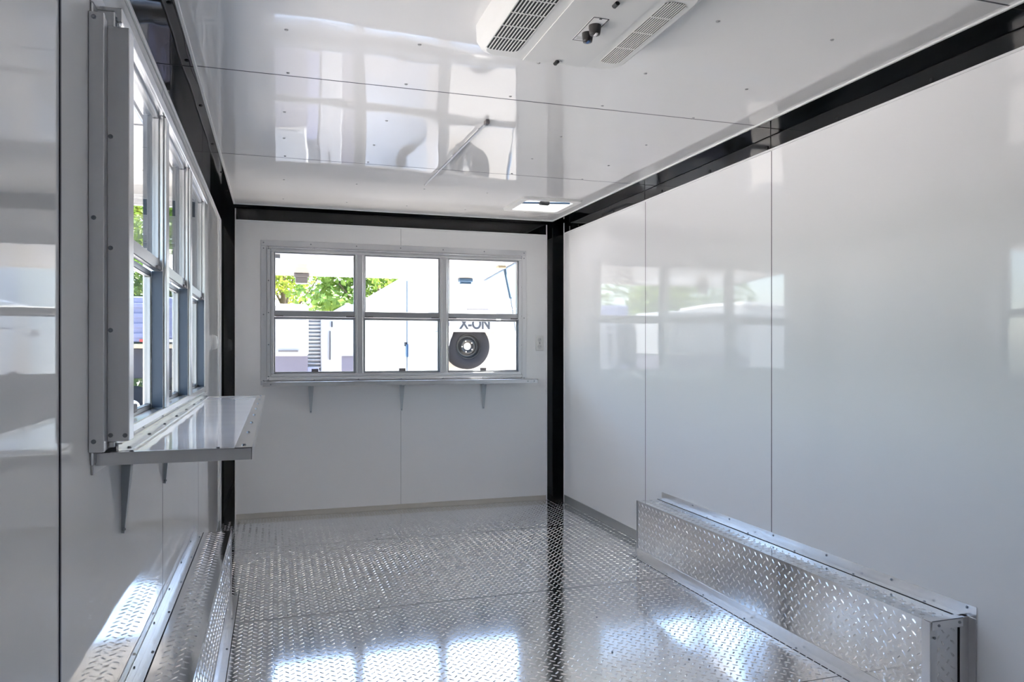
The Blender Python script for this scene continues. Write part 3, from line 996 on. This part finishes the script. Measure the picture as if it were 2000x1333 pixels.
# awning over the left window
al = root('awning', (-0.95, 2.7, 1.9), 'raised cream awning panel outside the left serving window', 'awning')
slab((XL - 1.12, 1.10, 1.93), (XL - .06, 1.10, 1.925), (XL - .06, 3.93, 1.925), (XL - 1.12, 3.93, 1.93), 0.035).build('awning_panel', M['awn'], al)
slab((XL - 1.14, 3.93, 1.875), (XL - .06, 3.93, 1.875), (XL - .06, 3.96, 1.875), (XL - 1.14, 3.96, 1.875), 0.09).build('edge_rail', M['bead'], al)
slab((XL - 1.16, 1.08, 1.895), (XL - 1.12, 1.08, 1.895), (XL - 1.12, 3.96, 1.895), (XL - 1.16, 3.96, 1.895), 0.07).build('edge_rail', M['bead'], al)
B('panel_joint', (XL - 1.12, 2.716, 1.922), (XL - .06, 2.722, 1.926), M['lampgrey'], al)
gs = MB().tube((-0.585, 3.95, 1.86), (-0.500, 3.93, 1.55), .014).build('gas_strut', M['truckd'], al)
MB().tube((-0.500, 3.93, 1.55), (-0.43, 3.91, 1.30), .006, n=8).build('piston_rod', M['screw'], gs)


# ---- trailers and buildings beyond the front window
def trailer(name, a, b, label, m=None, cat='trailer', skirt=None):
    r = root(name, ((a[0] + b[0]) / 2, (a[1] + b[1]) / 2, GZ), label, cat)
    MB().box(a, b, 0.03).build('body', m or M['twhite'], r)
    MB().box((a[0] - .015, a[1] - .015, b[2] - .06), (b[0] + .015, b[1] + .015, b[2] + .015), .01).build('roof_rail', M['bead'], r)
    if skirt:
        MB().box((a[0] + .05, a[1] + .08, GZ), (b[0] - .05, b[1] - .08, a[2])).build('skirt', skirt, r)
    for s_ in (0.35, 0.65):
        y = a[1] + (b[1] - a[1]) * s_
        for x, d in ((a[0] - .002, -1), (b[0] + .002, 1)):
            MB().lathe([(.10, .0), (.30, .0), (.33, -.05), (.33, -.2)], (x, y, GZ + .33), (d, 0, 0), 20).build('wheel', M['rubber'], r)
    return r


# near left: small white box trailer on a grey skirt
tA = root('box_trailer', (-0.23, 7.4, GZ), 'small white box trailer on a grey skirt, leftmost through the end wall window', 'trailer')
MB().box((-0.74, 7.05, 1.125), (0.283, 7.85, 1.600), .02).build('body', M['twhite'], tA)
MB().box((-0.72, 7.07, GZ), (0.278, 7.83, 1.125)).build('skirt', M['sgrey'], tA)
MB().box((0.02, 7.04, 1.165), (0.19, 7.05, 1.178)).build('side_marker', M['inkgrey'], tA)
# louvred white trailer
tB = root('louvred_trailer', (0.1, 8.4, GZ), 'white trailer with horizontal louvre slats beside the small box trailer', 'trailer')
MB().box((-0.55, 8.06, GZ + .3), (0.66, 8.95, 1.58), .02).build('body', M['slatb'], tB)
for k in range(34):
    z = 0.30 + k * 0.0385
    mtx = Matrix.Translation((0.0, 8.025, z)) @ Matrix.Rotation(math.radians(-35), 4, 'X')
    MB().box((-0.53, -0.021, -0.003), (0.445, 0.021, 0.003), 0, mtx).build('slat', M['slat'], tB)
MB().box((0.445, 7.985, GZ + .3), (0.655, 8.06, 1.57), .008).build('end_panel', M['twhite'], tB)
MB().box((0.533, 7.965, 1.08), (0.541, 7.985, 1.38)).box((0.55, 7.965, 1.42), (0.562, 7.985, 1.48)).build('door_bar', M['ink'], tB)
MB().box((0.30, 7.90, GZ), (0.42, 7.985, 1.0), .005).build('step', M['truck'], tB)
for x in (-0.2, 0.35):
    MB().lathe([(.08, .0), (.24, .0), (.27, -.05), (.27, -.15)], (x, 8.05, GZ + .27), (0, -1, 0), 20).build('wheel', M['rubber'], tB)
tE = root('box_trailer', (0.98, 9.8, GZ), 'white box trailer with sloped nose between the louvred and the long trailer', 'trailer')
MB().prism([(0.655, 1.11), (1.00, 1.11), (1.00, 1.735), (0.80, 1.735), (0.655, 1.65)], 1, 9.15, 10.4).build('body', M['twhite'], tE)
MB().box((0.68, 9.17, GZ), (0.98, 10.38, 1.11)).build('skirt', M['sgrey'], tE)
# long white trailer running away on the right
tC = trailer('cargo_trailer', (2.20, 10.1, GZ + .45), (4.6, 21.0, 2.50), 'long white cargo trailer with side door, middle of the end wall window')
MB().box((2.190, 13.03, GZ + .5), (2.199, 13.07, 2.4)).build('door_edge', M['bluedark'], tC)
lk = MB().box((2.165, 12.93, 1.06), (2.198, 13.03, 1.28), .005).build('door_lock', M['bluedark'], tC)
MB().tube((2.16, 12.98, 1.25), (2.16, 12.98, 1.32), .025).build('lock_knob', M['ink'], lk)
MB().box((2.192, 10.35, 1.36), (2.199, 10.85, 1.44)).build('marker_lamp', M['inkgrey'], tC)
# sign trailer with the spare wheel
tD = root('sign_trailer', (3.0, 8.6, GZ), 'white trailer lettered X-ON above a recessed spare wheel', 'trailer')
MB().box((1.72, 8.10, GZ + .4), (4.4, 8.85, 1.64), .02).build('body', M['tcream'], tD)
MB().box((2.45, 8.85, GZ + .4), (4.4, 9.95, 1.64), .02).build('rear_body', M['twhite'], tD)
MB().box((1.66, 7.71, 1.376), (2.62, 8.10, 1.64), .02).build('nose_band', M['twhite'], tD)
MB().prism([(1.66, 0.935), (1.715, 0.935), (1.745, 1.135), (1.825, 1.376), (1.66, 1.376)], 1, 7.85, 8.10).build('corner_gusset', M['twhite'], tD)
for x in (2.2, 3.6):
    MB().lathe([(.10, .0), (.30, .0), (.33, -.05), (.33, -.2)], (x, 8.09, GZ + .33), (0, -1, 0), 20).build('wheel', M['rubber'], tD)


def text(body, loc, size, m, parent, name='lettering', ext=0.004, sx=1.0):
    cu = bpy.data.curves.new(name, 'FONT')
    cu.body = body
    cu.size = size
    cu.extrude = ext
    cu.offset = 0.0035
    cu.align_x = 'CENTER'
    tmp = bpy.data.objects.new(name, cu)
    COL.objects.link(tmp)
    dg = bpy.context.evaluated_depsgraph_get()
    me = bpy.data.meshes.new_from_object(tmp.evaluated_get(dg))
    bpy.data.objects.remove(tmp)
    o = bpy.data.objects.new(name, me)
    COL.objects.link(o)
    me.materials.clear()
    me.materials.append(m)
    o.rotation_euler = (PI / 2, 0, 0)
    o.scale = (sx, 1, 1)
    o.parent = parent
    o.location = Vector(loc) - WLOC[parent.name]
    return o


text('X-ON', (2.030, 7.706, 1.408), 0.160, M['ink'], tD, sx=0.80)
MB().box((1.68, 7.704, 1.435), (1.75, 7.71, 1.475)).box((2.26, 7.704, 1.49), (2.38, 7.71, 1.51)).build('side_marker', M['inkgrey'], tD)
MB().box((1.94, 7.704, 1.612), (2.18, 7.71, 1.625)).build('small_print', M['inkgrey'], tD)
# spare wheel
K = 0.745
c_ = (1.992, 7.93, 1.221)
tire = [(.185, -.09), (.20, -.105), (.27, -.115), (.315, -.09), (.335, -.05), (.335, .05), (.315, .09), (.27, .115), (.20, .105), (.185, .09)]
sp = MB().lathe([(a * K, b * K) for a, b in tire], c_, (0, -1, 0), 40).build('spare_wheel', M['rubber'], tD)
rm = MB().lathe([(a * K, b * K) for a, b in [(.186, .088), (.178, .10), (.172, .085), (.158, .03), (.150, .02), (.118, .045), (.100, .052), (.058, .050), (.056, .03)]], c_, (0, -1, 0), 40).build('rim', M['rim'], sp)
for k in range(5):
    a = PI / 2 + 2 * PI * k / 5 + .35
    MB().lathe([(.0001, .054 * K), (.011 * K, .054 * K), (.011 * K, .05 * K)], (c_[0] + .082 * K * math.cos(a), c_[1], c_[2] + .082 * K * math.sin(a)), (0, -1, 0), 10).build('lug_hole', M['tcream'], sp)
MB().lathe([(.0001, .036 * K), (.056 * K, .036 * K)], c_, (0, -1, 0), 24).build('hub_opening', M['tcream'], sp)
# further pale trailers behind
trailer('cargo_trailer', (4.75, 11.0, GZ + .45), (7.2, 13.5, 3.2), 'tall pale trailer behind the X-ON trailer, at the right of the end wall window', m=M['slat'])
trailer('cargo_trailer', (4.9, 15.2, GZ + .45), (9.5, 18.0, 3.9), 'tall white trailer farthest right in the yard, behind the pale one')
trailer('cargo_trailer', (-12.0, 15.0, GZ + .45), (-6.2, 18.0, 2.3), 'white box trailer left of the parked flatbed truck')

# ---- truck seen through the left window
tk = root('flatbed_truck', (-2.6, 19.0, GZ), 'blue-grey flatbed truck parked outside the left serving window', 'truck')
MB().box((-4.6, 18.0, 1.36), (-1.25, 20.0, 2.36), .03).build('bed_side', M['truck'], tk)
for k in range(4):
    MB().box((-4.6, 17.96, 1.45 + k * .22), (-1.25, 18.0, 1.55 + k * .22), .008).build('side_rib', M['truck'], tk)
MB().box((-4.6, 17.95, 1.22), (-1.25, 20.0, 1.32), .01).build('rub_rail', M['wood'], tk)
for k in range(6):
    MB().box((-4.4 + k * .52, 17.94, 1.36), (-4.12 + k * .52, 17.96, 1.42)).build('marker_lamp', M['red'] if k % 2 else M['lens'], tk)
MB().box((-4.5, 18.3, 0.55), (-1.35, 19.7, 1.22), .02).build('chassis', M['truckd'], tk)
for x in (-1.9, -3.0, -4.1):
    MB().lathe([(.10, .02), (.22, .02), (.25, .0), (.42, .0), (.47, -.06), (.47, -.26)], (x, 18.02, GZ + .47), (0, -1, 0), 28).build('wheel', M['rubber'], tk)
    MB().lathe([(.0001, .05), (.10, .05), (.2, .01)], (x, 18.02, GZ + .47), (0, -1, 0), 20).build('hub', M['lens'], tk)


# ---- trees
def tree(x, y, h, r, m, label, n=9000, seed=1, group=None):
    R = np.random.default_rng(seed)
    t = root('broadleaf_tree', (x, y, GZ), label, 'tree', group)
    tr = MB()
    tr.tube((x, y, GZ - .05), (x + .1, y, GZ + h * .55), .17, .09, 8)
    for k in range(5):
        a = 2 * PI * k / 5 + seed
        tr.tube((x + .06, y, GZ + h * (.3 + .05 * k)), (x + r * .6 * math.cos(a), y + r * .5 * math.sin(a), GZ + h * (.55 + .07 * k)), .06, .02, 6)
    tr.build('trunk', M['bark'], t)
    # leaf clusters: sub-blobs, small bent cards spread in each
    nb = 26
    bc = np.stack([x + r * .85 * R.uniform(-1, 1, nb), y + r * .7 * R.uniform(-1, 1, nb), GZ + h * R.uniform(.10, .95, nb)], 1)
    wid = 1 - np.abs((bc[:, 2] - GZ) / h - .5) * .7
    bc[:, 0] = x + (bc[:, 0] - x) * wid
    br = r * R.uniform(.25, .45, nb)
    idx = R.integers(0, nb, n)
    d = R.normal(size=(n, 3))
    d /= np.linalg.norm(d, axis=1)[:, None]
    rad = br[idx] * R.uniform(.55, 1.05, n) ** .6
    P_ = bc[idx] + d * rad[:, None]
    P_[:, 2] = np.maximum(P_[:, 2], GZ + .15)
    s_ = R.uniform(.07, .15, n)
    u = R.normal(size=(n, 3)); u /= np.linalg.norm(u, axis=1)[:, None]
    nrm = d + R.normal(size=(n, 3)) * .5 + np.array((0, 0, .4))
    w = np.cross(nrm, u); w /= np.linalg.norm(w, axis=1)[:, None]
    u = np.cross(w, nrm); u /= np.linalg.norm(u, axis=1)[:, None]
    V = np.empty((n, 4, 3))
    V[:, 0] = P_ - u * s_[:, None]
    V[:, 1] = P_ + w * s_[:, None] * .6 + d * s_[:, None] * .15
    V[:, 2] = P_ + u * s_[:, None]
    V[:, 3] = P_ - w * s_[:, None] * .6 + d * s_[:, None] * .15
    me = bpy.data.meshes.new('foliage')
    me.from_pydata((V.reshape(-1, 3) - np.array((x, y, GZ))).tolist(), [], np.arange(n * 4).reshape(-1, 4).tolist())
    me.materials.append(m)
    o = bpy.data.objects.new('foliage', me)
    COL.objects.link(o)
    o.parent = t
    o['kind'] = 'stuff'
    return t


tr_specs = [(-9.9, 25.5, 6.8, 2.45, 'leafb', 'mid green tree far left of the yard, beyond the truck'),
            (-3.2, 25.0, 6.6, 2.45, 'leafb', 'mid green tree right behind the truck, seen through the left window'),
            (3.4, 25.0, 7.2, 2.45, 'leafb', 'mid green tree above the long cargo trailer'),
            (10.2, 25.0, 7.0, 2.45, 'leafc', 'deep green tree behind the tall right trailers'),
            (-6.5, 32.0, 8.8, 2.6, 'leafa', 'tall yellow-green tree in the back row beyond the truck'),
            (0.2, 31.5, 8.8, 2.6, 'leafa', 'tall yellow-green tree behind the small box trailer'),
            (7.0, 32.0, 9.4, 2.7, 'leafc', 'tall deep green tree in the back row behind the right trailers')]
for k, (x, y, h, r, m, lab) in enumerate(tr_specs):
    tree(x, y, h, r, M[m], lab, seed=20 + k)
